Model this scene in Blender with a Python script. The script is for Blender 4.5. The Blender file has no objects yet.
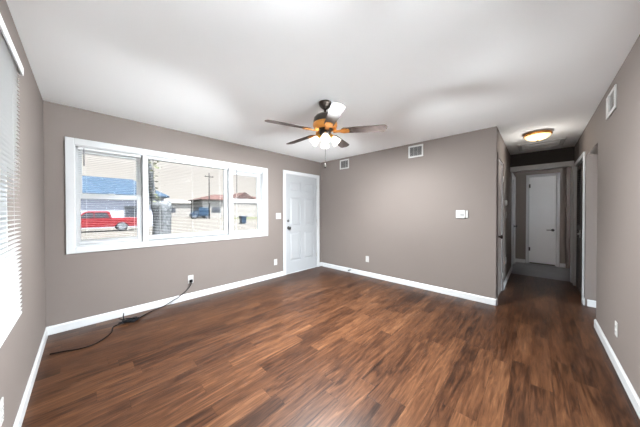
import bpy, bmesh, math, random
from mathutils import Vector, Matrix
random.seed(7)
PI = math.pi
R = math.radians
sc = bpy.context.scene
COL = sc.collection

# ------------------------------------------------------------------ camera
F_PX, YAW, PITCH, ROLL = 226.035, 0.76463, -0.00913, -0.00182
CAM = Vector((0.286, -3.684, 1.288))
fw = Vector((math.cos(YAW)*math.cos(PITCH), math.sin(YAW)*math.cos(PITCH), math.sin(PITCH)))
rt = Vector((math.sin(YAW), -math.cos(YAW), 0))
up = rt.cross(fw)
c_, s_ = math.cos(ROLL), math.sin(ROLL)
rt, up = c_*rt + s_*up, -s_*rt + c_*up
cd = bpy.data.cameras.new('camera')
cd.sensor_fit = 'HORIZONTAL'; cd.sensor_width = 36; cd.lens = 36*F_PX/640
cd.clip_start = 0.02; cd.clip_end = 400
cam = bpy.data.objects.new('camera', cd)
m = Matrix.Identity(4)
for i, v in enumerate((rt, up, -fw)):
    for j in range(3): m[j][i] = v[j]
m.translation = CAM
cam.matrix_world = m
COL.objects.link(cam)
sc.camera = cam

# ------------------------------------------------------------------ exposure
sc.view_settings.view_transform = 'Standard'
sc.view_settings.look = 'None'
sc.view_settings.gamma = 1.0
sc.view_settings.use_curve_mapping = False
sc.view_settings.exposure = 0.70
cy = sc.cycles
cy.use_denoising = True
cy.max_bounces = 12; cy.diffuse_bounces = 7; cy.glossy_bounces = 4
cy.transmission_bounces = 8; cy.transparent_max_bounces = 24
cy.sample_clamp_indirect = 6.0
cy.caustics_reflective = False; cy.caustics_refractive = False

# ------------------------------------------------------------------ sky: bright overcast, dimmer cream horizon
SKY, SKY_FILL = 1.0, 12.0
w = bpy.data.worlds.new('overcast_sky'); sc.world = w; w.use_nodes = True
nt = w.node_tree; nt.nodes.clear()
wo = nt.nodes.new('ShaderNodeOutputWorld'); bg = nt.nodes.new('ShaderNodeBackground')
tc = nt.nodes.new('ShaderNodeTexCoord'); sp = nt.nodes.new('ShaderNodeSeparateXYZ')
rp = nt.nodes.new('ShaderNodeValToRGB')
nt.links.new(tc.outputs['Generated'], sp.inputs[0]); nt.links.new(sp.outputs['Z'], rp.inputs[0])
e = rp.color_ramp.elements
e[0].position = 0.0; e[0].color = (.70, .66, .62, 1)
e[1].position = 1.0; e[1].color = (2.6, 2.7, 2.8, 1)
x = e.new(0.15); x.color = (.73, .685, .645, 1)
x = e.new(0.40); x.color = (1.5, 1.5, 1.5, 1)
# sky made smoothly brighter behind the camera, added to fill the room
dt = nt.nodes.new('ShaderNodeVectorMath'); dt.operation = 'DOT_PRODUCT'; dt.inputs[1].default_value = (.35, -.937, 0)
mr = nt.nodes.new('ShaderNodeMapRange'); mr.interpolation_type = 'SMOOTHSTEP'
mr.inputs['From Min'].default_value = -.05; mr.inputs['From Max'].default_value = .85
mr.inputs['To Min'].default_value = SKY; mr.inputs['To Max'].default_value = SKY*SKY_FILL
nt.links.new(tc.outputs['Generated'], dt.inputs[0]); nt.links.new(dt.outputs['Value'], mr.inputs['Value'])
mc = nt.nodes.new('ShaderNodeMapRange'); mc.interpolation_type = 'SMOOTHSTEP'
mc.inputs['From Min'].default_value = -.6; mc.inputs['From Max'].default_value = .4
tint = nt.nodes.new('ShaderNodeMix'); tint.data_type = 'RGBA'; tint.blend_type = 'MULTIPLY'
tint.inputs[7].default_value = (.93, 1.06, 1.20, 1)
nt.links.new(dt.outputs['Value'], mc.inputs['Value']); nt.links.new(mc.outputs[0], tint.inputs[0])
nt.links.new(rp.outputs[0], tint.inputs[6])
nt.links.new(tint.outputs[2], bg.inputs[0]); nt.links.new(mr.outputs[0], bg.inputs[1])
nt.links.new(bg.outputs[0], wo.inputs[0])

# high sunlight added behind the house: its bounce off the ground lights the ceiling
sl_ = bpy.data.lights.new('added_sun', 'SUN'); sl_.energy = 105.0; sl_.angle = R(2); sl_.color = (.97, .985, 1)
so_ = bpy.data.objects.new('added_sun', sl_); COL.objects.link(so_)
so_.rotation_euler = Vector((-.35*math.cos(R(72)), .937*math.cos(R(72)), -math.sin(R(72)))).to_track_quat('-Z', 'Y').to_euler()
RY_ = -4.163
def portal(name, loc, rot, sx, sy):
    l = bpy.data.lights.new(name, 'AREA'); l.shape = 'RECTANGLE'; l.size = sx; l.size_y = sy
    l.cycles.is_portal = True
    o = bpy.data.objects.new(name, l); o.location = loc; o.rotation_euler = rot; COL.objects.link(o)
portal('window_sky_portal', (1.42, .16, 1.45), (R(-90), 0, 0), 2.5, 1.3)
portal('side_window_sky_portal', (-.17, -2.42, 1.4), (0, R(-90), 0), 1.3, 1.6)
portal('added_patio_sky_portal', (1.55, RY_-.26, 1.02), (R(90), 0, 0), 2.0, 2.0)  # this and the next portals serve the added door and windows
portal('added_hall_sky_portal', (7.15, -5.13, 1.68), (R(90), 0, 0), .4, .65)
portal('added_kitchen_sky_portal', (3.8, -6.76, 1.15), (R(90), 0, 0), 1.8, 2.1)

FAN_W, HALL_W = 46.0, 3.3
OUT = .025      # reflectance scale of the street scene

# ------------------------------------------------------------------ materials
def mat(name, col, rough=.5, metal=0.0, var=.06, nscale=8.0, bump=0.0, bscale=60.0, spec=.5, emit=None, estr=0.0, trans=0.0):
    m = bpy.data.materials.new(name); m.use_nodes = True
    n = m.node_tree.nodes; L = m.node_tree.links
    b = n['Principled BSDF']
    t = n.new('ShaderNodeTexCoord'); nz = n.new('ShaderNodeTexNoise')
    nz.inputs['Scale'].default_value = nscale; nz.inputs['Detail'].default_value = 3
    L.new(t.outputs['Object'], nz.inputs['Vector'])
    r = n.new('ShaderNodeValToRGB')
    lo = tuple(max(0, c*(1-var)) for c in col); hi = tuple(min(1, c*(1+var)) for c in col)
    r.color_ramp.elements[0].position = .3; r.color_ramp.elements[1].position = .7
    r.color_ramp.elements[0].color = (*lo, 1); r.color_ramp.elements[1].color = (*hi, 1)
    L.new(nz.outputs['Fac'], r.inputs[0]); L.new(r.outputs[0], b.inputs['Base Color'])
    b.inputs['Roughness'].default_value = rough; b.inputs['Metallic'].default_value = metal
    b.inputs['Specular IOR Level'].default_value = spec
    if bump:
        bz = n.new('ShaderNodeTexNoise'); bz.inputs['Scale'].default_value = bscale; bz.inputs['Detail'].default_value = 2
        L.new(t.outputs['Object'], bz.inputs['Vector'])
        bp = n.new('ShaderNodeBump'); bp.inputs['Strength'].default_value = bump; bp.inputs['Distance'].default_value = .004
        L.new(bz.outputs['Fac'], bp.inputs['Height']); L.new(bp.outputs[0], b.inputs['Normal'])
    if emit:
        b.inputs['Emission Color'].default_value = (*emit, 1); b.inputs['Emission Strength'].default_value = estr
    if trans:
        tr = n.new('ShaderNodeBsdfTranslucent'); tr.inputs[0].default_value = (*col, 1)
        mx = n.new('ShaderNodeMixShader'); mx.inputs[0].default_value = trans
        out = n['Material Output']
        L.new(b.outputs[0], mx.inputs[1]); L.new(tr.outputs[0], mx.inputs[2]); L.new(mx.outputs[0], out.inputs[0])
    return m

M = {}
M['wall'] = mat('taupe_wall_paint', (.172, .146, .133), .75, var=.015, nscale=1.5, bump=.08, bscale=180, spec=.25)
M['dark_header'] = mat('dark_header_tone', (.055, .05, .048), .8, var=.06, nscale=3, spec=.2)  # header wall only, toned darker than the other walls
M['ceiling'] = mat('white_ceiling_paint', (.92, .94, .95), .85, var=.012, nscale=1.2, bump=.12, bscale=120, spec=.2)
M['trim'] = mat('white_trim_paint', (.53, .54, .55), .35, var=.02, nscale=5)
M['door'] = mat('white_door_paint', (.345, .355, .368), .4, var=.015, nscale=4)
M['hall_door'] = mat('white_hall_door_paint', (.76, .765, .77), .4, var=.015, nscale=4)
M['vinyl'] = mat('white_vinyl', (.60, .61, .62), .3, var=.015, nscale=6)
M['slat'] = mat('white_blind_slat', (.60, .60, .595), .45, var=.01, trans=.2)
M['plastic'] = mat('white_plastic', (.47, .465, .455), .4, var=.02)
M['plastic_grey'] = mat('grey_plastic', (.16, .165, .165), .4, var=.04)
M['wand'] = mat('smoky_wand_plastic', (.10, .11, .12), .25, var=.05)
M['bronze'] = mat('dark_bronze_metal', (.045, .034, .028), .35, metal=.6, var=.15, nscale=14)
M['copper'] = mat('copper_bronze_metal', (.60, .25, .055), .35, metal=.6, var=.15, nscale=14)
M['brass'] = mat('amber_brass_metal', (.72, .42, .08), .28, metal=.8, var=.1)
M['steel'] = mat('brushed_nickel', (.42, .41, .40), .3, metal=.9, var=.1, nscale=20)
M['darksteel'] = mat('dark_nickel', (.07, .068, .066), .35, metal=.8, var=.1, nscale=20)
M['black'] = mat('black_rubber', (.008, .008, .009), .6, var=.1, spec=.12)
M['cavity_shade'] = mat('dark_recess_shade', (.02, .02, .02), .8, var=.1)  # shade inside ducts, slots and closet put into a flat dark colour
M['grille'] = mat('grey_grille_metal', (.33, .32, .31), .5, var=.05)
M['shade'] = mat('frosted_lit_glass', (.9, .88, .84), .4, var=.01, emit=(1, .93, .80), estr=1.3)
M['amber_glass'] = mat('amber_lit_glass', (.85, .66, .38), .35, var=.05, emit=(1, .66, .28), estr=1.6)
M['fob'] = mat('dark_turned_wood', (.006, .005, .004), .7, var=.2, spec=.05)
M['louver'] = mat('dark_stained_wood', (.030, .020, .016), .45, var=.25, nscale=20)
def dim(*c, k=1.0): return tuple(v*OUT*k for v in c)
# exterior
M['concrete'] = mat('pale_concrete', dim(.66, .595, .52), .9, spec=.02, var=.08, nscale=.4)
M['grass'] = mat('pale_lawn', dim(.50, .54, .24), .95, spec=.02, var=.25, nscale=1.5)
M['bark'] = mat('grey_bark', dim(.27, .28, .29, k=2.6), .95, spec=.02, var=.55, nscale=9, bump=1.0, bscale=14)
M['leaf'] = mat('yellow_green_leaf', dim(.55, .58, .30, k=2.0), .8, spec=.02, var=.35, nscale=5, trans=.3)
M['red'] = mat('red_car_paint', dim(.62, .035, .05, k=2.0), .5, spec=.02, var=.04)
M['carglass'] = mat('dark_car_glass', dim(.14, .15, .18, k=2.0), .5, spec=.02, var=.05)
M['chrome'] = mat('alloy_wheel', dim(.5, .52, .55, k=2.0), .6, spec=.02)
M['blue'] = mat('blue_plastic', dim(.035, .12, .24, k=2.0), .5, spec=.02, var=.08)
M['blueroof'] = mat('blue_grey_shingle', dim(.10, .17, .26, k=2.0), .9, spec=.02, var=.15, nscale=2)
M['siding'] = mat('pale_siding', dim(.58, .58, .66, k=3.6), .8, spec=.02, var=.04, nscale=.5)
M['cream'] = mat('cream_siding', dim(.62, .56, .50, k=2.8), .8, spec=.02, var=.04, nscale=.5)
M['redroof'] = mat('brown_red_shingle', dim(.26, .14, .12, k=2.0), .9, spec=.02, var=.25, nscale=1.2)
M['ext_trim'] = mat('weathered_white_trim', dim(.6, .6, .6, k=2.0), .8, spec=.02)
M['pole'] = mat('weathered_pole', dim(.11, .10, .095, k=2.0), .9, spec=.02, var=.2)
M['high_bounce'] = mat('bounce_patio_ground', (.80, .79, .77), .9, var=.06, nscale=.6)  # unseen ground made bright to bounce light onto the ceiling
M['low_bounce'] = mat('low_bounce_ground', (.07, .07, .07), .95, var=.15, nscale=3, spec=.1)  # side ground kept dark so less light bounces onto the left blinds
M['extwall'] = mat('exterior_siding', (.5, .48, .45), .8, var=.05)

def glass_mat():
    m = bpy.data.materials.new('window_glass'); m.use_nodes = True
    n = m.node_tree.nodes; L = m.node_tree.links; n.remove(n['Principled BSDF'])
    tr = n.new('ShaderNodeBsdfTransparent'); gl = n.new('ShaderNodeBsdfGlossy'); gl.inputs['Roughness'].default_value = .02
    tr.inputs[0].default_value = (.96, .97, .97, 1)
    fr = n.new('ShaderNodeFresnel'); fr.inputs[0].default_value = 1.45
    nz = n.new('ShaderNodeTexNoise'); nz.inputs['Scale'].default_value = 2
    mt = n.new('ShaderNodeMath'); mt.operation = 'MULTIPLY'
    ml = n.new('ShaderNodeMapRange'); ml.inputs['To Min'].default_value = .9; ml.inputs['To Max'].default_value = 1.0; gl.inputs[0].default_value = (.006, .006, .006, 1)
    L.new(nz.outputs['Fac'], ml.inputs['Value']); L.new(fr.outputs[0], mt.inputs[0]); L.new(ml.outputs[0], mt.inputs[1])
    mx = n.new('ShaderNodeMixShader'); L.new(mt.outputs[0], mx.inputs[0]); L.new(tr.outputs[0], mx.inputs[1]); L.new(gl.outputs[0], mx.inputs[2])
    L.new(mx.outputs[0], n['Material Output'].inputs[0])
    return m
M['glass'] = glass_mat()

def floor_mat():
    m = bpy.data.materials.new('acacia_plank_floor'); m.use_nodes = True
    n = m.node_tree.nodes; L = m.node_tree.links; b = n['Principled BSDF']
    def math_(op, a, bv=None):
        k = n.new('ShaderNodeMath'); k.operation = op
        for i, v in enumerate((a, bv)):
            if v is None: continue
            if isinstance(v, (int, float)): k.inputs[i].default_value = v
            else: L.new(v, k.inputs[i])
        return k.outputs[0]
    def comb(a, b_, c):
        k = n.new('ShaderNodeCombineXYZ')
        for i, v in enumerate((a, b_, c)):
            if isinstance(v, (int, float)): k.inputs[i].default_value = v
            else: L.new(v, k.inputs[i])
        return k.outputs[0]
    t = n.new('ShaderNodeTexCoord'); s = n.new('ShaderNodeSeparateXYZ'); L.new(t.outputs['Object'], s.inputs[0])
    X, Y = s.outputs['X'], s.outputs['Y']
    PW, PL = .118, .92
    yr = math_('DIVIDE', Y, PW); row = math_('FLOOR', yr); fy = math_('FRACT', yr)
    wn = n.new('ShaderNodeTexWhiteNoise'); wn.noise_dimensions = '1D'; L.new(row, wn.inputs['W'])
    xs = math_('ADD', X, math_('MULTIPLY', wn.outputs['Value'], 9.0))
    xr = math_('DIVIDE', xs, PL); colm = math_('FLOOR', xr); fx = math_('FRACT', xr)
    w2 = n.new('ShaderNodeTexWhiteNoise'); w2.noise_dimensions = '2D'; L.new(comb(row, colm, 0), w2.inputs['Vector'])
    pid = w2.outputs['Value']
    off = math_('MULTIPLY', pid, 53.0)
    def noise(vec, sc_, det, dist=0.0):
        k = n.new('ShaderNodeTexNoise'); k.inputs['Scale'].default_value = sc_; k.inputs['Detail'].default_value = det
        k.inputs['Distortion'].default_value = dist; k.inputs['Roughness'].default_value = .6
        L.new(vec, k.inputs['Vector']); return k.outputs['Fac']
    g1 = noise(comb(math_('ADD', math_('MULTIPLY', X, 2.2), off), math_('MULTIPLY', Y, 20.0), off), 1.0, 8, 1.6)
    g2 = noise(comb(math_('ADD', math_('MULTIPLY', X, 5.0), off), math_('MULTIPLY', Y, 75.0), off), 1.0, 5, .6)
    v = math_('ADD', math_('MULTIPLY', g1, .66), math_('MULTIPLY', g2, .34))
    v = math_('ADD', v, math_('MULTIPLY', math_('SUBTRACT', pid, .5), .13))
    r = n.new('ShaderNodeValToRGB'); el = r.color_ramp.elements
    el[0].position = .30; el[0].color = (.008, .003, .0015, 1)
    el[1].position = .74; el[1].color = (.136, .063, .029, 1)
    k = el.new(.41); k.color = (.025, .0092, .004, 1)
    k = el.new(.50); k.color = (.049, .0190, .0082, 1)
    k = el.new(.60); k.color = (.076, .0315, .0138, 1)
    L.new(v, r.inputs[0])
    sy = math_('LESS_THAN', math_('MINIMUM', fy, math_('SUBTRACT', 1.0, fy)), .012)
    sx = math_('LESS_THAN', math_('MINIMUM', fx, math_('SUBTRACT', 1.0, fx)), .0016)
    seam = math_('MAXIMUM', sy, sx)
    mx = n.new('ShaderNodeMix'); mx.data_type = 'RGBA'; mx.blend_type = 'MULTIPLY'
    L.new(math_('MULTIPLY', seam, .55), mx.inputs[0]); L.new(r.outputs[0], mx.inputs[6]); mx.inputs[7].default_value = (.25, .2, .18, 1)
    L.new(mx.outputs[2], b.inputs['Base Color'])
    rr = n.new('ShaderNodeMapRange'); L.new(g2, rr.inputs['Value']); rr.inputs['To Min'].default_value = .27; rr.inputs['To Max'].default_value = .42; b.inputs['Specular IOR Level'].default_value = .22
    L.new(rr.outputs[0], b.inputs['Roughness'])
    bp = n.new('ShaderNodeBump'); bp.inputs['Strength'].default_value = .25; bp.inputs['Distance'].default_value = .001
    L.new(math_('SUBTRACT', g2, seam), bp.inputs['Height']); L.new(bp.outputs[0], b.inputs['Normal'])
    return m
M['floor'] = floor_mat()
M['sheet_vinyl'] = mat('grey_sheet_vinyl', (.13, .132, .14), .28, var=.25, nscale=3)

def blade_mat():
    m = bpy.data.materials.new('walnut_blade'); m.use_nodes = True
    n = m.node_tree.nodes; L = m.node_tree.links; b = n['Principled BSDF']
    t = n.new('ShaderNodeTexCoord'); mp = n.new('ShaderNodeMapping'); mp.inputs['Scale'].default_value = (3, 40, 10)
    nz = n.new('ShaderNodeTexNoise'); nz.inputs['Scale'].default_value = 1; nz.inputs['Detail'].default_value = 4
    r = n.new('ShaderNodeValToRGB')
    r.color_ramp.elements[0].color = (.035, .028, .026, 1); r.color_ramp.elements[1].color = (.13, .10, .09, 1)
    L.new(t.outputs['Object'], mp.inputs[0]); L.new(mp.outputs[0], nz.inputs['Vector']); L.new(nz.outputs['Fac'], r.inputs[0])
    L.new(r.outputs[0], b.inputs['Base Color']); b.inputs['Roughness'].default_value = .6; b.inputs['Specular IOR Level'].default_value = .15
    return m
M['blade'] = blade_mat()

# ------------------------------------------------------------------ mesh helpers
class MB:
    def __init__(s): s.bm = bmesh.new()
    def box(s, x0, x1, y0, y1, z0, z1, bev=0.0, mtx=None):
        r = bmesh.ops.create_cube(s.bm, size=1.0); vs = r['verts']
        for v in vs:
            v.co = Vector(((x0+x1)/2 + v.co.x*(x1-x0), (y0+y1)/2 + v.co.y*(y1-y0), (z0+z1)/2 + v.co.z*(z1-z0)))
        if bev:
            es = list({e for v in vs for e in v.link_edges})
            rb = bmesh.ops.bevel(s.bm, geom=es, offset=bev, segments=2, profile=.5, affect='EDGES')
            vs = list({v for f in rb['faces'] for v in f.verts} | {v for v in vs if v.is_valid})
        if mtx is not None:
            for v in vs: v.co = mtx @ v.co
        return s
    def lathe(s, prof, seg=24, c=(0, 0, 0), mtx=None, smooth=True):
        # prof: list of (r, z); revolve about local z
        rings = []
        for r, z in prof:
            if r < 1e-6:
                rings.append([s.bm.verts.new((0, 0, z))])
            else:
                rings.append([s.bm.verts.new((r*math.cos(2*PI*i/seg), r*math.sin(2*PI*i/seg), z)) for i in range(seg)])
        for a, b in zip(rings[:-1], rings[1:]):
            for i in range(seg):
                j = (i+1) % seg
                if len(a) == 1 and len(b) == 1: continue
                if len(a) == 1: f = s.bm.faces.new((a[0], b[i], b[j]))
                elif len(b) == 1: f = s.bm.faces.new((a[i], b[0], a[j]))
                else: f = s.bm.faces.new((a[i], b[i], b[j], a[j]))
                f.smooth = smooth
        for g in rings:
            for v in g:
                v.co = (mtx @ v.co) if mtx is not None else v.co + Vector(c)
        return s
    def tube(s, pts, r, seg=8, closed=False, caps=True):
        P = [Vector(p) for p in pts]; n = len(P)
        T = []
        for i in range(n):
            a = P[(i-1) % n] if (closed or i > 0) else P[i]; b = P[(i+1) % n] if (closed or i < n-1) else P[i]
            T.append((b-a).normalized())
        ref = Vector((0, 0, 1)) if abs(T[0].z) < .9 else Vector((1, 0, 0))
        u = T[0].cross(ref).normalized(); rings = []
        for i in range(n):
            u = (u - T[i]*u.dot(T[i])).normalized(); v = T[i].cross(u)
            rr = r[i] if isinstance(r, (list, tuple)) else r
            rings.append([s.bm.verts.new(P[i] + rr*(math.cos(2*PI*k/seg)*u + math.sin(2*PI*k/seg)*v)) for k in range(seg)])
        rng = range(n if closed else n-1)
        for i in rng:
            a, b = rings[i], rings[(i+1) % n]
            for k in range(seg):
                f = s.bm.faces.new((a[k], a[(k+1) % seg], b[(k+1) % seg], b[k])); f.smooth = True
        if caps and not closed:
            s.bm.faces.new(rings[0][::-1]); s.bm.faces.new(rings[-1])
        return s
    def cyl(s, p0, p1, r, seg=16): return s.tube([p0, p1], r, seg)
    def prism(s, poly, axis, a, b, bev=0.0):
        # poly: 2-D outline; axis: extrusion axis index; other two axes in order
        def P(u, v, t):
            if axis == 0: return (t, u, v)
            if axis == 1: return (u, t, v)
            return (u, v, t)
        A = [s.bm.verts.new(P(u, v, a)) for u, v in poly]; B = [s.bm.verts.new(P(u, v, b)) for u, v in poly]
        fs = [s.bm.faces.new(A[::-1]), s.bm.faces.new(B)]
        n = len(poly)
        for i in range(n): fs.append(s.bm.faces.new((A[i], A[(i+1) % n], B[(i+1) % n], B[i])))
        if bev:
            es = list({e for f in fs[:2] for e in f.edges})
            bmesh.ops.bevel(s.bm, geom=es, offset=bev, segments=2, profile=.5, affect='EDGES')
        return s
    def ball(s, c, r, sub=2, sq=(1, 1, 1)):
        q = bmesh.ops.create_icosphere(s.bm, subdivisions=sub, radius=1.0)
        for v in q['verts']: v.co = Vector(c) + Vector((v.co.x*r*sq[0], v.co.y*r*sq[1], v.co.z*r*sq[2]))
        for f in {f for v in q['verts'] for f in v.link_faces}: f.smooth = True
        return s
    def build(s, name, m, parent=None, loc=None):
        bmesh.ops.recalc_face_normals(s.bm, faces=s.bm.faces[:])
        me = bpy.data.meshes.new(name); s.bm.to_mesh(me); s.bm.free()
        me.materials.append(m)
        o = bpy.data.objects.new(name, me); COL.objects.link(o)
        if parent is not None: o.parent = parent
        if loc is not None: o.location = loc
        return o

def tag(o, label=None, cat=None, group=None, kind=None):
    if label: o['label'] = label
    if cat: o['category'] = cat
    if group: o['group'] = group
    if kind: o['kind'] = kind
    return o
def empty(name, loc, rz=0.0, **k):
    o = bpy.data.objects.new(name, None); COL.objects.link(o)
    o.location = loc; o.rotation_euler = (0, 0, rz); o.empty_display_size = .1
    return tag(o, **k)
def dup(root, loc=None, rz=None, label=None):
    r = root.copy(); COL.objects.link(r)
    if loc is not None: r.location = loc
    if rz is not None: r.rotation_euler = (0, 0, rz)
    if label: r['label'] = label
    for ch in list(root.children):
        c = ch.copy(); COL.objects.link(c); c.parent = r
        for g in ch.children:
            d = g.copy(); COL.objects.link(d); d.parent = c
    return r
def spline(pts, n=8):
    P = [Vector(p) for p in pts]; P = [2*P[0]-P[1]] + P + [2*P[-1]-P[-2]]; out = []
    for i in range(1, len(P)-2):
        for k in range(n):
            t = k/n; a, b, c, d = P[i-1], P[i], P[i+1], P[i+2]
            out.append(.5*((2*b) + (c-a)*t + (2*a-5*b+4*c-d)*t*t + (3*b-a-3*c+d)*t**3))
    out.append(P[-2]); return out

def wall(name, m, ax, u0, u1, t0, t1, z0, z1, holes=(), back=None, label=None):
    """ax 'x': wall runs along x, thickness t in y; ax 'y': runs along y, thickness in x. holes: (u0,u1,z0,z1)"""
    mb = MB()
    def bx(a, b, c, d, q0=t0, q1=t1):
        if b-a < 1e-4 or d-c < 1e-4: return
        if ax == 'x': mb.box(a, b, q0, q1, c, d)
        else: mb.box(q0, q1, a, b, c, d)
    us = u0
    for h in sorted(holes):
        bx(us, h[0], z0, z1); bx(h[0], h[1], z0, h[2]); bx(h[0], h[1], h[3], z1); us = h[1]
        if back: bx(h[0], h[1], h[2], h[3], *back)
    bx(us, u1, z0, z1)
    return tag(mb.build(name, m), label, 'wall', kind='structure')

# ------------------------------------------------------------------ room dimensions
H, LX, HY, RY = 2.44, 4.166, -3.286, -4.163
KX, HX, EX = 5.0, 6.35, 7.85      # kitchen return wall, hall header, end wall
T = .12

# ------------------------------------------------------------------ setting
tag(MB().box(-.14, 6.4, RY-.2, .14, -.12, 0).box(2.65, 6.4, -6.74, RY-.2, -.12, 0).build('floor', M['floor']), 'reddish brown wood plank floor of the empty living room', 'floor', kind='structure')
tag(MB().box(6.4, 8.0, -5.1, .14, -.12, 0).build('floor_hall', M['sheet_vinyl']), 'dark grey vinyl floor at the end of the hall', 'floor', kind='structure')
tag(MB().box(-.3, 8.1, RY-.3, .3, H, H+.15).box(2.5, 8.1, -6.9, RY-.3, H, H+.15).build('ceiling', M['ceiling']), 'white painted ceiling over living room and hall', 'ceiling', kind='structure')
WZ0, WZ1 = .885, 2.035
wall('wall_front', M['wall'], 'x', 0, 8.0, 0, .14, -.12, H, [(.205, 2.61, WZ0, WZ1), (3.115, 4.03, 0, 2.06)], label='taupe wall with the wide window and the white front door')
wall('wall_left', M['wall'], 'y', RY-.2, .14, -.14, 0, -.12, H, [(-3.20, -1.635, .78, 2.02)], label='taupe left wall with the blind covered window')
wall('wall_far', M['wall'], 'y', HY, 0, LX, LX+T, 0, H, label='bare taupe far wall with two vents and thermostat')
wall('wall_right', M['wall'], 'x', 0, 8.0, RY-.2, RY, 0, H, [(.55, 2.55, 0, 2.06), (LX+.03, KX, 0, 2.04), (KX+.125, KX+1.13, 0, 2.05), (6.56, 7.80, 0, H)], label='taupe right wall running into the hall')
tag(MB().box(KX+.125, KX+1.13, RY-.2, RY-.17, 0, 2.05).build('wall_closet_back', M['cavity_shade']), 'closet back coloured dark for the shade behind the slatted door', 'wall', kind='structure')
wall('wall_hall_left', M['wall'], 'x', LX+T, EX, HY, HY+T, 0, H, [(4.29, 4.95, 0, 2.04), (6.77, 7.62, 0, 2.05)], back=(HY+.07, HY+T), label='taupe left wall of the hall with a closet door')
wall('wall_hall_end', M['wall'], 'y', -5.1, HY+T, EX, EX+T, 0, H, [(-4.015, -3.54, 0, 2.12)], back=(EX+.07, EX+T), label='taupe wall at the end of the hall around a white door')
wall('wall_hall_side', M['wall'], 'x', 6.4, EX, -5.1, -5.0, 0, H, [(6.95, 7.35, 1.35, 2.0)], label='taupe side wall beyond the hall opening')
wall('wall_kitchen', M['wall'], 'y', -6.8, RY-.2, KX, KX+T, 0, H, label='taupe wall seen through the opening on the right')
wall('wall_kitchen_back', M['wall'], 'x', 2.65, KX, -6.74, -6.6, -.12, H, [(2.9, 4.7, .1, 2.2)], label='kitchen back wall with an added window')
tag(MB().box(HX, HX+.12, RY, HY, 2.18, H).build('wall_hall_header', M['dark_header']), 'wall above the hall opening, toned darker than the other walls', 'wall', kind='structure')
wall('wall_kitchen_left', M['wall'], 'y', -6.6, RY-.2, 2.65, 2.77, -.12, H, label='kitchen side wall out of view')
tag(MB().box(-.3, 2.6, RY-.95, RY-.2, H, H+.15).build('added_eave', M['extwall']), 'unseen eave added to keep direct sunlight out of the added glass door', 'eave', kind='structure')  # added out of view to shield the added glass door from direct sunlight
# exterior foundation skirt
tag(MB().box(-.14, 8.0, .05, .14, -.6, -.12).build('wall_foundation', M['extwall']), 'foundation strip under the front wall', 'wall', kind='structure')

# baseboards (with a small bevelled top)
def base(name, ax, u0, u1, face, sgn, label):
    h, t = .088, .014
    prof = [(0, 0), (t*sgn, 0), (t*sgn, h-.012), (t*.4*sgn, h), (0, h)]
    mb = MB()
    if ax == 'x': mb.prism([(face+p, z) for p, z in prof], 0, u0, u1)
    else: mb.prism([(face+p, z) for p, z in prof], 1, u0, u1)
    return tag(mb.build(name, M['trim']), label, 'baseboard', kind='structure')
base('baseboard_front', 'x', 0, 3.055, 0, -1, 'white baseboard under the wide window')
base('baseboard_front.001', 'x', 4.09, LX, 0, -1, 'short white baseboard right of the front door')
base('baseboard_left', 'y', -4.16, -.014, 0, 1, 'white baseboard along the left wall')
base('baseboard_far', 'y', HY-.014, -.014, LX, -1, 'white baseboard along the far wall')
base('baseboard_right', 'x', 2.62, LX+.04, RY, 1, 'white baseboard along the right wall')
base('baseboard_hall', 'x', 5.02, 6.70, HY, -1, 'white baseboard along the left hall wall')
base('baseboard_hall.001', 'x', LX-.014, 4.23, HY, -1, 'short white baseboard at the outer wall corner')
base('baseboard_hall_end', 'y', -3.485, HY, EX, -1, 'white baseboard left of the end hall door')
base('baseboard_hall_end.001', 'y', -5.0, -4.07, EX, -1, 'white baseboard right of the end hall door')
base('baseboard_kitchen', 'y', -6.6, RY-.02, KX, -1, 'white baseboard on the wall inside the right opening')
base('baseboard_hall_right', 'x', KX, KX+.066, RY, 1, 'tiny white baseboard beside the slatted door')

# hall opening trim
tag(MB().box(HX-.02, HX, RY+.001, HY-.001, 2.095, 2.185, .003).box(HX, HX+.12, RY, HY, 2.10, 2.18).build('trim_1', M['trim']), 'white header trim across the hall opening', 'trim', kind='structure')
tag(MB().box(HX-.02, HX+.12, RY+.001, RY+.034, 0, 2.095, .003).build('trim_2', M['trim']), 'white post trim on the right of the hall opening', 'trim', kind='structure')

# ------------------------------------------------------------------ doors (local x along width, front faces -y)
def casing(root, x0, x1, z1, wd=.065, t=.016, base_z=0):
    f = MB()
    f.box(x0-wd, x0, -t, 0, base_z, z1+wd, .004).box(x1, x1+wd, -t, 0, base_z, z1+wd, .004).box(x0, x1, -t, 0, z1, z1+wd, .004)
    return f.build('casing', M['trim'], root)
def jamb(root, x0, x1, z1, dep):
    f = MB()
    f.box(x0, x0+.008, 0, dep, 0, z1).box(x1-.008, x1, 0, dep, 0, z1).box(x0+.008, x1-.008, 0, dep, z1-.008, z1)
    f.box(x0+.008, x0+.02, .052, dep, 0, z1-.008).box(x1-.02, x1-.008, .052, dep, 0, z1-.008).box(x0+.02, x1-.02, .052, dep, z1-.02, z1-.008)
    return f.build('jamb', M['trim'], root)
def hinge(root, x, z, m):
    return MB().cyl((x, -.006, z-.045), (x, -.006, z+.045), .006, 10).box(x-.018, x+.018, -.002, .003, z-.045, z+.045).build('hinge', m, root)
def knob(root, x, z, m, y=0.0, name='knob'):
    k = MB()
    q = Matrix.Translation((x, y, z)) @ Matrix.Rotation(R(90), 4, 'X')
    k.lathe([(0, 0), (.032, 0), (.032, .006), (.014, .010), (.012, .03), (.024, .038), (.029, .05), (.026, .062), (.014, .068), (0, .069)], 20, mtx=q)
    return k.build(name, m, root)

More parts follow.
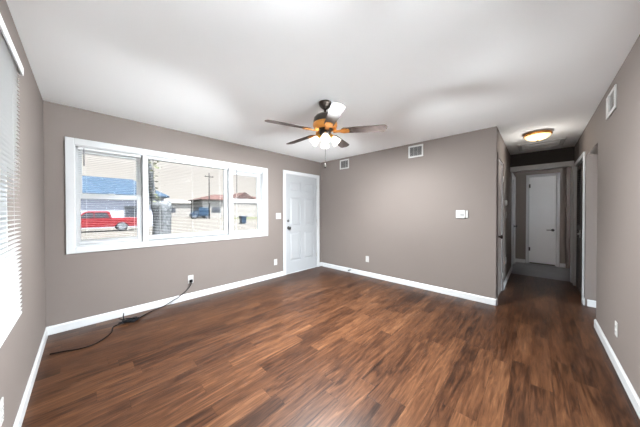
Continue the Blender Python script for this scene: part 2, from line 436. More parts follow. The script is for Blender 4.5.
# front door: six panels
d = empty('door_1', (3.115, 0, 0), label='white six panel front door with knob and deadbolt', cat='door', kind='structure')
WD, DZ = .915, 2.06
casing(d, 0, WD, DZ); jamb(d, 0, WD, DZ, .14)
lf = MB()
x0, x1, z0, z1 = .012, WD-.012, .012, DZ-.012
lf.box(x0, x1, .020, .050, z0, z1)
cols = [(.115, .405), (.51, .80)]; rows = [(.25, .86), (.98, 1.60), (1.70, 1.91)]
fy0, fy1 = .006, .0205
lf.box(x0, cols[0][0], fy0, fy1, z0, z1).box(cols[1][1], x1, fy0, fy1, z0, z1).box(cols[0][1], cols[1][0], fy0, fy1, z0, z1)
for c0, c1 in cols:
    zs = [z0] + [v for r_ in rows for v in r_] + [z1]
    for k in range(0, len(zs), 2): lf.box(c0, c1, fy0, fy1, zs[k], zs[k+1])
leaf = lf.build('door_leaf', M['door'], d)
for c0, c1 in cols:
    for r0, r1 in rows:
        pm = MB(); a = .02; b_ = .05
        bm = pm.bm
        o4 = [bm.verts.new(v) for v in ((c0+a, .0202, r0+a), (c1-a, .0202, r0+a), (c1-a, .0202, r1-a), (c0+a, .0202, r1-a))]
        i4 = [bm.verts.new(v) for v in ((c0+b_, .0085, r0+b_), (c1-b_, .0085, r0+b_), (c1-b_, .0085, r1-b_), (c0+b_, .0085, r1-b_))]
        bm.faces.new(i4)
        for k in range(4): bm.faces.new((o4[k], o4[(k+1) % 4], i4[(k+1) % 4], i4[k]))
        pm.build('raised_panel', M['door'], leaf)
knob(d, .075, .95, M['darksteel'], .006)
MB().lathe([(0, 0), (.028, 0), (.028, .008), (.02, .018), (0, .02)], 18, mtx=Matrix.Translation((.07, .006, 1.095)) @ Matrix.Rotation(R(90), 4, 'X')).box(.064, .076, -.03, -.012, 1.085, 1.105, .002).build('deadbolt', M['darksteel'], d)
for z in (1.85, 1.07, .30): hinge(d, WD-.01, z, M['steel'])
MB().box(.008, WD-.008, .0, .14, 0, .012).build('threshold', M['trim'], d)

# hall end door (flush) - faces -x
d = empty('door_2', (EX, -3.54, 0), R(-90), label='white flush door at the far end of the hall', cat='door', kind='structure')
casing(d, 0, .475, 2.12, .05); jamb(d, 0, .475, 2.12, .07)
MB().box(.010, .465, .006, .046, .035, 2.11, .002).build('door_leaf', M['hall_door'], d)
k = MB(); k.lathe([(0, 0), (.03, 0), (.03, .006), (.012, .01), (.012, .045), (0, .046)], 16, mtx=Matrix.Translation((.415, .006, .84)) @ Matrix.Rotation(R(90), 4, 'X'))
k.tube([(.415, -.036, .84), (.37, -.042, .842), (.31, -.038, .838)], [.011, .009, .007], 10).build('lever_handle', M['darksteel'], d)
for z in (1.90, .36): hinge(d, .012, z, M['darksteel'])

# left hall door nearest the living room
d = empty('door_3', (4.29, HY, 0), label='taupe painted flush door just around the outer wall corner', cat='door', kind='structure')
casing(d, 0, .66, 2.04, .06, .012).data.materials[0] = M['wall']; jamb(d, 0, .66, 2.04, .07)
MB().box(.012, .648, .012, .046, .012, 2.03, .002).build('door_leaf', M['wall'], d)
knob(d, .12, .92, M['bronze'], .012)
for z in (1.8, .25): hinge(d, .648, z, M['steel'])
# left door beyond the header
d = empty('door_4', (6.77, HY, 0), label='white door on the left beyond the hall opening', cat='door', kind='structure')
casing(d, 0, .85, 2.05, .07, .018); jamb(d, 0, .85, 2.05, .07)
MB().box(.012, .838, .006, .046, .012, 2.04, .002).build('door_leaf', M['door'], d)
for z in (1.05, .65): hinge(d, .014, z, M['darksteel'])
knob(d, .76, .92, M['darksteel'], .006)
# dark slatted door on the right hall wall (front faces +y)
d = empty('door_5', (KX+1.13, RY, 0), R(180), label='dark brown slatted closet door on the right of the hall', cat='door', kind='structure')
casing(d, 0, 1.005, 2.05, .058, .018); jamb(d, 0, 1.005, 2.05, .16)
st = MB()
for a, b_ in ((.012, .08), (.465, .54), (.925, .993)): st.box(a, b_, .012, .042, .012, 2.035, .002)
for a, b_ in ((.08, .465), (.54, .925)):
    for z in (.012, .98, 1.955): st.box(a, b_, .012, .042, z, z+.08)
leaf = st.build('door_leaf', M['louver'], d)
sl = MB()
for a, b_ in ((.08, .465), (.54, .925)):
    for zz0, zz1 in ((.10, .97), (1.07, 1.945)):
        n = int((zz1-zz0)/.032)
        for i in range(n):
            z = zz0 + (i+.5)*(zz1-zz0)/n
            sl.box(a, b_, -.019, .019, -.003, .003, mtx=Matrix.Translation((0, .028, z)) @ Matrix.Rotation(R(38), 4, 'X'))
sl.build('louver_slats', M['louver'], leaf)
MB().box(.48, .525, .004, .012, .87, .99, .002).cyl((.502, .004, .93), (.502, -.02, .93), .013, 12).build('latch', M['steel'], d)

# ------------------------------------------------------------------ windows
wf = empty('window_2', (0, 0, 0), label='wide white three part window on the front wall', cat='window', kind='structure')
f = MB()
cx0, cx1, cz0, cz1 = .146, 2.69, .828, 2.10
i0, i1, j0, j1 = .215, 2.60, .895, 2.028
t = .018
f.box(cx0, i0, -t, 0, cz0, cz1, .004).box(i1, cx1, -t, 0, cz0, cz1, .004).box(i0, i1, -t, 0, j1, cz1, .004).box(i0, i1, -t, 0, cz0, j0, .004)
f.build('casing', M['trim'], wf)
f = MB()  # jamb extension + mullions
f.box(.205, .222, 0, .14, WZ0, WZ1).box(2.593, 2.61, 0, .14, WZ0, WZ1).box(.222, 2.593, 0, .14, WZ1-.014, WZ1).box(.222, 2.593, 0, .14, WZ0, WZ0+.014)
f.box(.815, .868, .012, .14, WZ0+.014, WZ1-.014, .003).box(1.955, 2.022, .012, .14, WZ0+.014, WZ1-.014, .003)
f.build('window_frame', M['vinyl'], wf)
def sash(name, x0, x1, z0, z1, y, l=.03, r=.03, b=.035, tp=.035, dp=.03):
    s = MB().box(x0, x0+l, y, y+dp, z0, z1, .003).box(x1-r, x1, y, y+dp, z0, z1, .003).box(x0+l, x1-r, y, y+dp, z0, z0+b, .003).box(x0+l, x1-r, y, y+dp, z1-tp, z1, .003)
    o = s.build(name, M['vinyl'], wf)
    MB().box(x0+l-.004, x1-r+.004, y+dp*.45, y+dp*.55, z0+b-.004, z1-tp+.004).build('pane', M['glass'], o)
    return o
zt, zb = WZ1-.014, WZ0+.014
sash('upper_sash', .222, .815, 1.44, zt, .098, .05, .055, .05, .06)
lo = sash('lower_sash', .222, .815, zb, 1.50, .064, .036, .055, .07, .06)
MB().box(.49, .55, .052, .066, 1.488, 1.508, .003).build('sash_lock', M['plastic'], lo)
sash('picture_sash', .868, 1.955, zb, zt, .085, .02, .055, .07, .03)
sash('upper_sash', 2.022, 2.593, 1.45, zt, .098, .03, .075, .05, .09)
lo = sash('lower_sash', 2.022, 2.593, zb, 1.51, .064, .03, .075, .06, .065)
MB().box(2.27, 2.33, .052, .066, 1.498, 1.518, .003).build('sash_lock', M['plastic'], lo)

w1 = empty('window_1', (0, 0, 0), label='window on the left wall behind lowered white blinds', cat='window', kind='structure')
f = MB(); y0, y1, z0, z1 = -3.20, -1.635, .78, 2.02
f.box(-.14, 0, y0, y0+.02, z0, z1).box(-.14, 0, y1-.02, y1, z0, z1).box(-.14, 0, y0+.02, y1-.02, z1-.02, z1).box(-.14, 0, y0+.02, y1-.02, z0, z0+.02)
f.box(-.12, -.06, -2.445, -2.395, z0+.02, z1-.02)
f.build('window_frame', M['vinyl'], w1)
for a, b_ in ((y0+.02, -2.445), (-2.395, y1-.02)):
    s = MB()
    s.box(-.11, -.08, a, a+.04, z0+.02, z1-.02).box(-.11, -.08, b_-.04, b_, z0+.02, z1-.02).box(-.11, -.08, a+.04, b_-.04, z0+.02, z0+.07).box(-.11, -.08, a+.04, b_-.04, z1-.07, z1-.02).box(-.115, -.075, a+.04, b_-.04, 1.34, 1.38)
    o = s.build('sash', M['vinyl'], w1)
    MB().box(-.097, -.093, a+.036, b_-.036, z0+.066, z1-.066).build('pane', M['glass'], o)
w3 = empty('window_3_added', (0, 0, 0), label='unseen kitchen window added to light the hall', cat='window', kind='structure')  # unseen window added so daylight reaches the hall
f = MB().box(2.9, 2.95, -6.72, -6.62, .1, 2.2).box(4.65, 4.7, -6.72, -6.62, .1, 2.2).box(2.95, 4.65, -6.72, -6.62, .1, .15).box(2.95, 4.65, -6.72, -6.62, 2.15, 2.2).box(3.77, 3.83, -6.70, -6.64, .15, 2.15)
f.build('window_frame', M['vinyl'], w3)
MB().box(2.94, 4.66, -6.672, -6.668, .14, 2.16).build('pane', M['glass'], w3)

# unseen sliding door added beside the camera to let in daylight
d = empty('door_6_added', (2.55, RY, 0), R(180), label='sliding glass door added out of view beside the camera for daylight', cat='door', kind='structure')
casing(d, 0, 2.0, 2.06)
f = MB().box(0, .035, 0, .2, 0, 2.06).box(1.965, 2.0, 0, .2, 0, 2.06).box(.035, 1.965, 0, .2, 2.03, 2.06).box(.035, 1.965, 0, .2, 0, .03)
f.build('added_door_frame', M['vinyl'], d)
for a, b_, yy in ((.035, 1.03, .10), (.97, 1.965, .15)):
    s = MB().box(a, a+.06, yy, yy+.035, .03, 2.03).box(b_-.06, b_, yy, yy+.035, .03, 2.03).box(a+.06, b_-.06, yy, yy+.035, .03, .11).box(a+.06, b_-.06, yy, yy+.035, 1.97, 2.03)
    o = s.build('sliding_panel', M['vinyl'], d)
    MB().box(a+.056, b_-.056, yy+.015, yy+.019, .106, 1.974).build('pane', M['glass'], o)

w4 = empty('window_4_added', (0, 0, 0), label='small unseen window added to light the end of the hall', cat='window', kind='structure')  # unseen window added to brighten the space past the header
MB().box(6.95, 6.99, -5.08, -5.02, 1.35, 2).box(7.31, 7.35, -5.08, -5.02, 1.35, 2).box(6.99, 7.31, -5.08, -5.02, 1.35, 1.39).box(6.99, 7.31, -5.08, -5.02, 1.96, 2).build('window_frame', M['vinyl'], w4)
MB().box(6.98, 7.32, -5.052, -5.048, 1.38, 1.97).build('pane', M['glass'], w4)
# ------------------------------------------------------------------ blinds
def blind(loc, rz, width, drop, label, tilt=0.0, pitch=.0212, wand_x=.06, wand_l=.22, sw=.025, valance=False, wand=True):
    """hangs from z=0 down, local x along width, centred on y=0, room side -y"""
    b = empty('mini_blind', loc, rz, label=label, cat='blind', group='mini blinds on the windows')
    hh = .03
    MB().box(0, width, -.014, .014, -hh, 0, .002).build('headrail', M['vinyl'], b)
    s = MB(); n = int((drop-hh-.03)/pitch)
    for i in range(n):
        z = -hh - .012 - i*pitch
        mt = Matrix.Translation((0, 0, z)) @ Matrix.Rotation(tilt, 4, 'X')
        # shallow crowned slat: three strips with a thin section
        bm = s.bm; rows_ = []
        for yy, zz in ((-sw/2, 0), (-sw/6, .0018), (sw/6, .0018), (sw/2, 0)):
            rows_.append([bm.verts.new(mt @ Vector((xx, yy, zz))) for xx in (.004, width-.004)])
        for a, c in zip(rows_[:-1], rows_[1:]): bm.faces.new((a[0], a[1], c[1], c[0]))
    so = s.build('slats', M['slat'], b)
    zl = -hh - .012 - n*pitch
    MB().box(.002, width-.002, -.011, .011, zl-.010, zl+.004, .002).build('bottom_rail', M['vinyl'], b)
    k = MB(); nc = 3 if width > .9 else 2
    for i in range(nc):
        xx = width*(.12 + .76*i/(nc-1))
        for yy in (-sw/2-.001, sw/2+.001): k.box(xx-.0008, xx+.0008, yy-.0005, yy+.0005, zl, -hh)
    k.build('ladder_cord', M['slat'], b)
    if wand:
        MB().tube([(wand_x, -.018, -hh*.4), (wand_x, -.026, -hh-.01), (wand_x, -.024, -hh-wand_l)], [.003, .004, .005], 8).build('tilt_wand', M['wand'], b)
    if valance:
        MB().box(-.006, width+.006, -.027, -.019, -.042, .002, .002).box(-.006, 0, -.019, .012, -.042, .002, .001).box(width, width+.006, -.019, .012, -.042, .002, .001).build('valance', M['vinyl'], b)
    return b
BT = zt-.002; BD = zt-zb-.018
blind((.238, .036, BT), 0, .56, BD, 'narrow white blind over the left double hung part of the front window', wand_x=.05, wand_l=.18)
blind((.875, .036, BT), 0, 1.07, BD, 'widest white blind over the big middle pane of the front window', wand_x=.05, wand_l=.42)
blind((2.03, .036, BT), 0, .545, BD, 'narrow white blind over the right double hung part of the front window', wand_x=.06, wand_l=.38)
# left wall: outside mount, room side +x  -> local -y to +x : rz = 90 deg
blind((.031, -3.22, 2.088), R(90), 1.60, 1.39, 'tall white blind with valance on the left wall', tilt=R(2), pitch=.0222, sw=.0255, valance=True, wand=False)

# ------------------------------------------------------------------ ceiling fan
fan = empty('ceiling_fan', (2.06, -2.06, H), label='dark bronze ceiling fan with five walnut blades and lit lamps', cat='ceiling fan')
MB().lathe([(0, 0), (.066, 0), (.068, -.012), (.058, -.035), (.035, -.062), (.018, -.072), (0, -.072)], 32).build('canopy', M['bronze'], fan)
MB().cyl((0, 0, -.06), (0, 0, -.14), .013, 16).build('downrod', M['bronze'], fan)
mo = MB().lathe([(0, -.118), (.03, -.118), (.05, -.125), (.095, -.14), (.118, -.165), (.124, -.205), (.122, -.245), (.104, -.275), (.07, -.288), (0, -.288)], 40).build('motor_housing', M['bronze'], fan)
MB().lathe([(.122, -.218), (.129, -.224), (.129, -.252), (.112, -.276), (.09, -.290), (.09, -.28), (.118, -.218)], 40).build('trim_band', M['copper'], mo)
BZ = -.304
pitch_b = R(-12)
for k in range(5):
    a = R(-55 + 72*k)
    q = Matrix.Rotation(a, 4, 'Z') @ Matrix.Translation((0, 0, BZ)) @ Matrix.Rotation(pitch_b, 4, 'X')
    out = []
    r0, r1, w0, w1 = .17, .64, .048, .060
    N = 8
    for i in range(N+1):
        u = -PI/2 + PI*i/N
        out.append((r1-.045 + .045*math.cos(u), w1*(math.sin(u))*(.82+.18*abs(math.sin(u)))))
    out += [(r0+.02, w0), (r0, w0*.55), (r0, -w0*.55), (r0+.02, -w0)]
    mb = MB(); mb.prism(out, 2, -.003, .003)
    for v in mb.bm.verts: v.co = q @ v.co
    bl = mb.build('blade', M['blade'], fan)
    br = MB()
    br.prism([(.10, -.02), (.15, -.014), (.20, -.04), (.245, -.034), (.262, 0), (.245, .034), (.20, .04), (.15, .014), (.10, .02)], 2, -.012, -.004, .002)
    br.prism([(.085, -.02), (.12, -.02), (.12, .02), (.085, .02)], 2, -.012, .02)
    for sx, sy in ((.205, .02), (.205, -.02), (.24, 0)): br.lathe([(.006, -.012), (.005, -.016), (0, -.017)], 8, (sx, sy, 0))
    for v in br.bm.verts: v.co = q @ v.co
    br.build('blade_bracket', M['copper'], bl)
lk = MB().lathe([(0, -.28), (.05, -.285), (.062, -.302), (.06, -.335), (.048, -.352), (.03, -.368), (.012, -.376), (0, -.377)], 32).build('light_fitter', M['bronze'], fan)
for k in range(4):
    a = R(224 + 90*k)
    tilt = R(43)
    dr = Vector((math.cos(a)*math.sin(tilt), math.sin(a)*math.sin(tilt), -math.cos(tilt)))
    p0 = Vector((math.cos(a)*.058, math.sin(a)*.058, -.348))
    q = Matrix.Translation(p0) @ dr.to_track_quat('Z', 'Y').to_matrix().to_4x4() @ Matrix.Scale(.82, 4)
    sh = MB().lathe([(.020, .028), (.030, .036), (.042, .056), (.050, .085), (.056, .115), (.062, .132), (.059, .132), (.053, .114), (.047, .085), (.039, .057), (.028, .04), (.018, .032)], 28, mtx=q).build('lamp_shade', M['shade'], fan)
    MB().lathe([(0, -.02), (.018, -.02), (.022, 0), (.026, .02), (.031, .036), (.027, .042), (0, .042)], 20, mtx=q).build('socket_collar', M['brass'], sh)
    MB().lathe([(0, .04), (.016, .045), (.022, .07), (.026, .088), (.02, .105), (0, .112)], 16, mtx=q).build('light_bulb', M['shade'], sh)
    l = bpy.data.lights.new('fan_bulb_light', 'SPOT'); l.energy = FAN_W*4; l.color = (.93, .98, 1); l.spot_size = R(174); l.spot_blend = .5; l.shadow_soft_size = .07
    lo_ = bpy.data.objects.new('fan_bulb_light', l); COL.objects.link(lo_)
    lo_.location = Vector((2.06, -2.06, H)) + p0 + dr*.13
    lo_.rotation_euler = Vector((math.cos(a)*math.sin(R(34)), math.sin(a)*math.sin(R(34)), -math.cos(R(34)))).to_track_quat('-Z', 'Y').to_euler()
ch = MB().tube([(0, 0, -.372), (.002, -.002, -.50), (.0, .0, -.645)], .0018, 6)
for i in range(35): ch.ball((0.0015*math.sin(i/12), -.0015*math.sin(i/12), -.38-i*.0076), .0028, 1)
pc = ch.build('pull_chain', M['bronze'], fan)
MB().lathe([(0, -.64), (.005, -.643), (.009, -.655), (.011, -.675), (.008, -.69), (0, -.694)], 14).build('chain_fob', M['fob'], pc)

# ------------------------------------------------------------------ hall ceiling lamp
hl = empty('ceiling_lamp', (4.90, -3.685, H), label='amber glass flush ceiling lamp lit in the hall', cat='ceiling lamp')
MB().lathe([(0, 0), (.10, 0), (.145, -.012), (.156, -.026), (.156, -.042), (.146, -.05), (.138, -.042), (0, -.03)], 40).build('rim', M['copper'], hl)
MB().lathe([(.142, -.044), (.137, -.058), (.118, -.080), (.082, -.100), (.04, -.110), (0, -.113)], 40).build('glass_bowl', M['amber_glass'], hl)
MB().lathe([(0, -.111), (.012, -.113), (.014, -.121), (.006, -.129), (0, -.133)], 14).build('finial', M['bronze'], hl)
l = bpy.data.lights.new('hall_lamp_light', 'POINT'); l.energy = HALL_W; l.color = (1, .95, .88); l.shadow_soft_size = .1
o = bpy.data.objects.new('hall_lamp_light', l); o.location = (4.90, -3.685, H-.28); COL.objects.link(o)

# return air panel on the hall ceiling
g = empty('ceiling_panel', (5.76, -3.72, H), label='white framed panel on the hall ceiling behind the lamp', cat='ceiling panel')
f = MB(); a, b_ = .25, .285
f.box(-a, -a+.05, -b_, b_, -.02, 0, .004).box(a-.05, a, -b_, b_, -.02, 0, .004).box(-a+.05, a-.05, -b_, -b_+.05, -.02, 0, .004).box(-a+.05, a-.05, b_-.05, b_, -.02, 0, .004)
f.build('panel_frame', M['trim'], g)
MB().box(-a+.05, a-.05, -b_+.05, b_-.05, -.006, 0).box(-.09, .12, -.19, .19, -.014, -.004, .003).build('panel_board', M['ceiling'], g)

# ------------------------------------------------------------------ vents (local x width, front -y, centre origin)
def vent(loc, rz, wv, hv, label, deflect=False):
    v = empty('air_vent', loc, rz, label=label, cat='vent', group='white wall vents near the ceiling')
    fr = .024 if not deflect else .028
    f = MB().box(-wv/2, -wv/2+fr, -.012, 0, -hv/2, hv/2, .003).box(wv/2-fr, wv/2, -.012, 0, -hv/2, hv/2, .003).box(-wv/2+fr, wv/2-fr, -.012, 0, hv/2-fr, hv/2, .003).box(-wv/2+fr, wv/2-fr, -.012, 0, -hv/2, -hv/2+fr, .003)
    f.build('vent_frame', M['plastic'], v)
    MB().box(-wv/2+fr, wv/2-fr, -.002, 0, -hv/2+fr, hv/2-fr).build('duct_shade', M['cavity_shade'], v)  # dark plate standing in for the shaded duct
    s = MB(); n = int((hv-2*fr)/.014)
    for i in range(n):
        z = -hv/2+fr+(i+.5)*(hv-2*fr)/n
        s.box(-wv/2+fr, wv/2-fr, -.005, .005, -.0012, .0012, mtx=Matrix.Translation((0, -.0065, z)) @ Matrix.Rotation(R(35), 4, 'X'))
    m_ = int((wv-2*fr)/.05)
    for i in range(1, m_):
        xx = -wv/2+fr+i*(wv-2*fr)/m_
        s.box(xx-.0015, xx+.0015, -.009, -.002, -hv/2+fr, hv/2-fr)
    s.build('louvers', M['grille'], v)
    if deflect:
        p = MB(); p.box(-wv/2+fr, -.01, -.010, -.0075, -hv/2+fr, hv/2-fr, .0008).box(-.016, -.010, -.022, -.0075, -hv/2+fr, hv/2-fr)
        p.build('deflector', M['plastic'], v)
    return v
# far wall faces -x : local -y -> -x : rz=-90
vent((LX, -2.205, 2.30), R(-90), .245, .20, 'white vent high on the far wall, nearer the hall')
vent((LX, -.695, 2.302), R(-90), .245, .20, 'white vent high on the far wall, nearer the front door')
vent((3.545, RY, 2.25), R(180), .34, .20, 'white vent high on the right wall near the ceiling', deflect=True)

# ------------------------------------------------------------------ electrical plates (front -y, centre origin)
def plate(mb, wv, hv): return mb.box(-wv/2, wv/2, -.006, 0, -hv/2, hv/2, .0025)
def outlet(loc, rz, label):
    o = empty('wall_outlet', loc, rz, label=label, cat='outlet', group='white wall outlets')
    pl = plate(MB(), .072, .116).build('cover_plate', M['plastic'], o)
    for z in (-.022, .022):
        s = MB().box(-.017, .017, -.009, -.005, z-.015, z+.015, .004).build('socket', M['plastic'], o)
        MB().box(-.008, -.006, -.0096, -.0088, z-.002, z+.007).box(.006, .008, -.0096, -.0088, z-.002, z+.007).box(-.002, .002, -.0096, -.0088, z-.010, z-.006).build('slot_shade', M['cavity_shade'], s)
    return o
outlet((1.365, 0, .292), 0, 'white outlet with a black cord plugged in under the wide window')
outlet((2.868, 0, .30), 0, 'white outlet low on the wall beside the front door')
outlet((LX, -1.262, .342), R(-90), 'white outlet low on the far wall')
outlet((0, -1.845, .33), R(90), 'white outlet low on the left wall at the photo edge')
outlet((3.305, RY, .318), R(180), 'white outlet low on the right wall')
outlet((5.50, HY, .40), 0, 'white outlet low on the left hall wall')
def switch(loc, rz, label, gangs):
    o = empty('light_switch', loc, rz, label=label, cat='switch')
    wv = .072 + .046*(gangs-1)
    plate(MB(), wv, .116).build('cover_plate', M['plastic'], o)
    for g_ in range(gangs):
        xx = (g_-(gangs-1)/2)*.046
        MB().box(xx-.005, xx+.005, -.010, -.005, -.012, .012, .001).box(xx-.004, xx+.004, -.017, -.008, 0, .008, .001).build('toggle', M['plastic'], o)
    return o
switch((2.94, 0, 1.20), 0, 'white double switch plate left of the front door', 2)
switch((5.50, HY, 1.22), 0, 'white switch plate on the left hall wall', 1)
th = empty('thermostat', (LX, -2.884, 1.243), R(-90), label='white thermostat with grey display on the far wall', cat='thermostat')
MB().box(-.075, .042, -.028, 0, -.06, .06, .005).build('thermostat_body', M['plastic'], th)
MB().box(-.02, .03, -.0295, -.027, -.022, .002, .001).build('display', M['plastic_grey'], th)
MB().box(.046, .076, -.02, 0, -.055, .055, .004).box(.056, .066, -.024, -.018, -.02, .02, .002).build('side_cover', M['plastic'], th)
ic = empty('door_chime', (5.33, HY, 1.43), label='small white round box on the left hall wall above the switch', cat='chime')
MB().lathe([(0, 0), (.045, 0), (.045, .02), (.036, .032), (0, .034)], 24, mtx=Matrix.Rotation(R(90), 4, 'X')).build('chime_body', M['plastic'], ic)
MB().lathe([(0, .034), (.014, .034), (.013, .037), (0, .038)], 16, mtx=Matrix.Rotation(R(90), 4, 'X')).build('chime_grille', M['plastic_grey'], ic)

ds = empty('door_stop', (LX-.014, -.851, .055), R(-90), label='small black door stop on the far baseboard', cat='door stop')
MB().lathe([(0, 0), (.014, 0), (.014, .005), (.006, .008), (.006, .05), (0, .05)], 12, mtx=Matrix.Rotation(R(90), 4, 'X')).build('stem', M['darksteel'], ds)
MB().lathe([(0, .045), (.012, .045), (.013, .06), (.009, .066), (0, .067)], 12, mtx=Matrix.Rotation(R(90), 4, 'X')).build('rubber_tip', M['black'], ds)

# ------------------------------------------------------------------ power cord
pc = empty('power_cord', (.65, -.25, 0), label='black power cord plugged in under the window and trailing over the floor', cat='cord')
O = Vector((.65, -.25, 0))
pts = [(1.365, -.045, .268), (1.352, -.062, .235), (1.31, -.065, .178), (1.22, -.068, .112), (1.12, -.072, .062), (1.02, -.078, .024), (.93, -.085, .008), (.85, -.125, .006), (.78, -.185, .006), (.715, -.245, .007)]
for i in range(17):
    a = .6 + i*1.45
    rr = .058 + .030*math.sin(i*2.3)
    pts.append((.655 + rr*1.25*math.cos(a), -.245 + rr*.75*math.sin(a), .009 + .0011*i*(1 + .3*math.sin(i*1.9))))
pts += [(.565, -.27, .012), (.508, -.275, .006), (.488, -.34, .006), (.478, -.42, .006), (.425, -.515, .006), (.345, -.595, .006), (.247, -.602, .006), (.15, -.555, .006), (.061, -.521, .006)]
MB().tube([Vector(p)-O for p in spline(pts, 6)], .0056, 8).build('cable', M['black'], pc)
MB().box(1.345, 1.385, -.038, -.0095, .250, .290, .006).tube([(1.365, -.036, .268), (1.365, -.05, .262)], [.009, .006], 10).build('plug', M['black'], pc).location = -O
MB().box(-.006, .006, -.03, .03, .004, .022, .003, mtx=Matrix.Translation((.0, .005, 0)) @ Matrix.Rotation(R(-62), 4, 'Z')).build('cord_wrap', M['black'], pc)
MB().tube([(-.055, .02, .03), (-.06, .03, .07), (-.055, .045, .105)], [.005, .006, .004], 8).tube([(-.06, .0, .04), (-.10, .05, .055)], [.006, .004], 8).build('loose_end', M['black'], pc)

# ------------------------------------------------------------------ outdoors
GZ = -.5
tag(MB().box(-60, 160, .14, 220, GZ-.2, GZ).build('ground', M['concrete']), 'pale street and driveway outside the windows', 'ground', kind='structure')
tag(MB().box(-.3, 160, -80, .14, GZ-.2, GZ).build('ground_bounce', M['high_bounce']), 'unseen pale ground behind the house, added to bounce light to the ceiling', 'ground', kind='structure')
tag(MB().box(-60, -.3, -80, .14, GZ-.2, GZ).build('ground_dark_side', M['low_bounce']), 'ground beside the left window, made dark to limit bounce onto the blinds', 'ground', kind='structure')
tag(MB().box(1.5, 2.45, 8, 15, GZ, GZ+.03).build('lawn', M['grass']), 'pale yellow green lawn around the tree outside', 'grass', kind='stuff')
tag(MB().box(26, 60, 46, 60, GZ, GZ+.04).build('lawn', M['grass']), 'pale green lawn strip before the brown roofed house', 'grass', kind='stuff')

tr = empty('tree', (2.83, 9.2, GZ), label='thick grey tree trunk cut off short outside the middle window', cat='tree')
tk = MB(); ringr = [.46, .40, .365, .35, .36, .385, .37]; zz = [0, .15, .5, 1.0, 1.6, 2.0, 2.24]
tk.tube([(0.02*math.sin(i*2), 0, z) for i, z in enumerate(zz)], ringr, 22)
for v in tk.bm.verts:
    an = math.atan2(v.co.y, v.co.x); k_ = 1 + .07*math.sin(5*an+v.co.z*2) + .05*math.sin(9*an-v.co.z*3)
    v.co.x *= k_; v.co.y *= k_
    if v.co.z > 2.1: v.co.z += .12*math.sin(an*2+1)
tk.build('trunk', M['bark'], tr)
MB().tube([(-.20, 0, 2.0), (-.34, .05, 2.7), (-.42, .05, 3.5), (-.55, 0, 4.6), (-.6, .1, 6.0)], [.17, .13, .11, .09, .05], 12).build('limb', M['bark'], tr)
lv = MB()
for i in range(260):
    t_ = random.random(); z = 2.1 + 3.6*t_
    c = Vector((-.30-.35*t_ + random.gauss(0, .16+.10*t_), random.gauss(0, .25), z)); s = .05 + .06*random.random()
    q = Matrix.Rotation(random.random()*6.3, 3, 'Z') @ Matrix.Rotation(random.random()*3.1, 3, 'X')
    vs = [lv.bm.verts.new(c + q @ Vector(p)*s) for p in ((-1, 0, 0), (0, -.5, .1), (1, 0, 0), (0, .5, .1))]
    lv.bm.faces.new(vs)
tag(lv.build('leaves', M['leaf'], tr), kind='stuff')

# red pickup, side on, 24 m away
pk = empty('pickup_truck', (1.25, 25.0, GZ), label='red pickup truck parked across the street', cat='truck')
bd = MB()
prof = [(-2.75, .45), (-2.78, .95), (-2.6, 1.12), (-1.55, 1.2), (2.68, 1.2), (2.72, .55), (2.6, .42), (1.95, .42), (1.9, .62), (1.72, .82), (1.45, .88), (1.18, .82), (1.0, .62), (.95, .42), (-1.25, .42), (-1.3, .62), (-1.48, .82), (-1.75, .88), (-2.02, .82), (-2.2, .62), (-2.25, .42)]
bd.prism(prof, 1, -.95, .95, .03)
body = bd.build('body', M['red'], pk)
cb = MB().prism([(-1.6, 1.19), (-.95, 1.78), (-.75, 1.84), (.45, 1.84), (.62, 1.78), (.78, 1.19)], 1, -.82, .82, .05).build('cab', M['red'], pk)
MB().prism([(-1.32, 1.26), (-.88, 1.70), (-.42, 1.72), (-.42, 1.26)], 1, -.84, .84).prism([(-.34, 1.26), (-.34, 1.72), (.42, 1.72), (.60, 1.26)], 1, -.84, .84).build('side_window', M['carglass'], cb)
for xx in (-1.75, 1.45):
    for sy in (-1, 1):
        wb = MB(); q = Matrix.Translation((xx, sy*.80, .40)) @ Matrix.Rotation(R(90)*(1 if sy < 0 else -1), 4, 'X')
        wb.lathe([(.26, -.1), (.38, -.1), (.40, -.06), (.40, .08), (.37, .12), (.27, .12)], 28, mtx=q)
        wo_ = wb.build('wheel', M['black'], pk)
        MB().lathe([(0, .09), (.06, .12), (.2, .10), (.27, .115), (.27, .0), (0, 0)], 20, mtx=q).build('hub', M['chrome'], wo_)
MB().box(2.68, 2.80, -.9, .9, .45, .62, .02).build('rear_bumper', M['chrome'], pk)
MB().box(-2.86, -2.74, -.9, .9, .42, .62, .02).build('front_bumper', M['chrome'], pk)

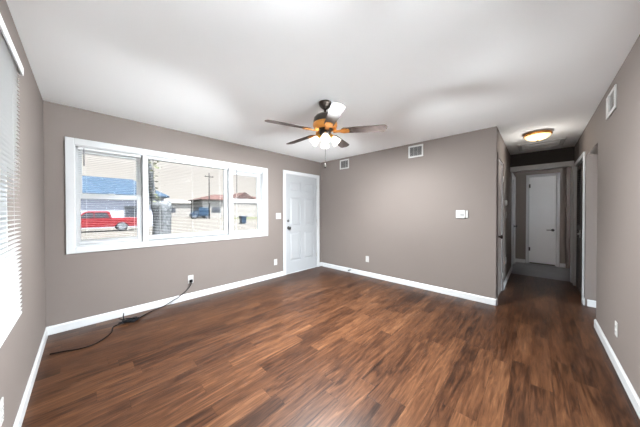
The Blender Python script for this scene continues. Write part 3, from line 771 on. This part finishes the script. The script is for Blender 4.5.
# blue roofed house far left
def hip_house(name, loc, x0, x1, y0, y1, ze, zr, inset, ov, wm, rm, label, wins, doorx=None):
    h = empty(name, loc, label=label, cat='house')
    MB().box(x0, x1, y0, y1, 0, ze).build('walls', wm, h)
    rb = MB(); bm = rb.bm; ym = (y0+y1)/2
    b4 = [bm.verts.new(v) for v in ((x0-ov, y0-ov, ze-.15), (x1+ov, y0-ov, ze-.15), (x1+ov, y1+ov, ze-.15), (x0-ov, y1+ov, ze-.15))]
    f4 = [bm.verts.new(v.co + Vector((0, 0, .18))) for v in b4]
    a = bm.verts.new((x0+inset, ym, zr)); c = bm.verts.new((x1-inset, ym, zr))
    bm.faces.new(b4[::-1])
    for k in range(4): bm.faces.new((b4[k], b4[(k+1) % 4], f4[(k+1) % 4], f4[k]))
    bm.faces.new((f4[0], f4[1], c, a)); bm.faces.new((f4[1], f4[2], c)); bm.faces.new((f4[2], f4[3], a, c)); bm.faces.new((f4[3], f4[0], a))
    rb.build('roof', rm, h)
    for wx, wz, ww, wh in wins:
        fo = MB().box(wx-.08, wx+ww+.08, y0-.05, y0, wz-.08, wz+wh+.08).build('window', M['ext_trim'], h)
        MB().box(wx, wx+ww, y0-.06, y0-.05, wz, wz+wh).build('pane', M['carglass'], fo)
    if doorx is not None:
        MB().box(doorx, doorx+1.0, y0-.06, y0, 0, 2.1).build('front_door', M['louver'], h)
    return h
hip_house('house', (0, 31, GZ), -9, 7.4, 0, 9, 3.75, 6.1, 2.6, .5, M['siding'], M['blueroof'], 'pale house with blue grey roof behind the red pickup', [(-6.5, 1.2, 1.6, 1.2), (3.6, 1.2, 1.6, 1.2)], -1.0)
h2 = hip_house('house', (0, 62, GZ), 22.6, 46, 0, 10, 5.2, 7.0, 5, .6, M['cream'], M['redroof'], 'cream house with reddish brown roof far across the street', [(25, 1.6, 2.4, 1.4), (40, 1.6, 2.0, 1.4)])
rb = MB(); rb.prism([(29.6, 4.9), (34.3, 7.7), (39, 4.9)], 1, -1.4, 5)
rb.build('gable', M['redroof'], h2)
MB().box(30.2, 38.4, -1.1, 1, 0, 4.95).build('front_wing', M['cream'], h2)
hip_house('house', (0, 82, GZ), 14, 27, 0, 9, 4.7, 6.0, 3, .5, M['cream'], M['cream'], 'low pale building beyond the blue truck', [(19, 1.6, 2, 1.4)])

# blue box truck
bt = empty('box_truck', (20.9, 58, GZ), label='blue box truck parked far down the street', cat='truck')
MB().box(-.9, 1.75, -1, 1, .75, 2.85, .06).build('cargo_box', M['blue'], bt)
cb = MB().prism([(-2.45, .5), (-2.45, 1.15), (-2.2, 1.3), (-1.95, 2.0), (-1.0, 2.05), (-1.0, .5)], 1, -.95, .95, .05).build('cab', M['blue'], bt)
MB().prism([(-2.1, 1.3), (-1.88, 1.85), (-1.35, 1.85), (-1.35, 1.3)], 1, -.97, .97).build('side_window', M['carglass'], cb)
MB().box(-1.1, 1.7, -.5, .5, .5, .76).build('chassis', M['black'], bt)
for xx in (-1.75, 1.0):
    for sy in (-1, 1):
        q = Matrix.Translation((xx, sy*.85, .42)) @ Matrix.Rotation(R(90)*(1 if sy < 0 else -1), 4, 'X')
        MB().lathe([(0, .1), (.2, .12), (.42, .1), (.42, -.1), (0, -.1)], 20, mtx=q).build('wheel', M['black'], bt)
# wheelie bin
wb = empty('wheelie_bin', (16.2, 27.1, GZ), label='blue wheelie bin on the driveway, seen through the right pane', cat='bin')
b = MB(); bm = b.bm
lo4 = [bm.verts.new(v) for v in ((-.3, -.3, .06), (.3, -.3, .06), (.3, .3, .06), (-.3, .3, .06))]
hi4 = [bm.verts.new(v) for v in ((-.4, -.4, 1.05), (.4, -.4, 1.05), (.4, .4, 1.05), (-.4, .4, 1.05))]
bm.faces.new(lo4[::-1]); bm.faces.new(hi4)
for k in range(4): bm.faces.new((lo4[k], lo4[(k+1) % 4], hi4[(k+1) % 4], hi4[k]))
b.build('bin_body', M['blue'], wb)
MB().box(-.44, .44, -.46, .46, 1.05, 1.14, .03).build('lid', M['blue'], wb)
for sx in (-1, 1): MB().cyl((sx*.32, .30, .10), (sx*.40, .30, .10), .10, 16).build('wheel', M['black'], wb)
MB().cyl((-.36, .5, 1.0), (.36, .5, 1.0), .02, 10).build('handle', M['black'], wb)
# utility pole
up_ = empty('utility_pole', (21.4, 54, GZ), label='thin dark utility pole beside the blue truck', cat='pole')
MB().tube([(0, 0, 0), (0, 0, 11.2)], [.17, .11], 12).build('pole', M['pole'], up_)
MB().box(-1.0, 1.0, -.06, .06, 10.2, 10.35).build('crossarm', M['pole'], up_)
for xx in (-.85, .85): MB().lathe([(0, 0), (.05, 0), (.06, .1), (.03, .2), (0, .2)], 10, (xx, 0, 10.35)).build('insulator', M['carglass'], up_)
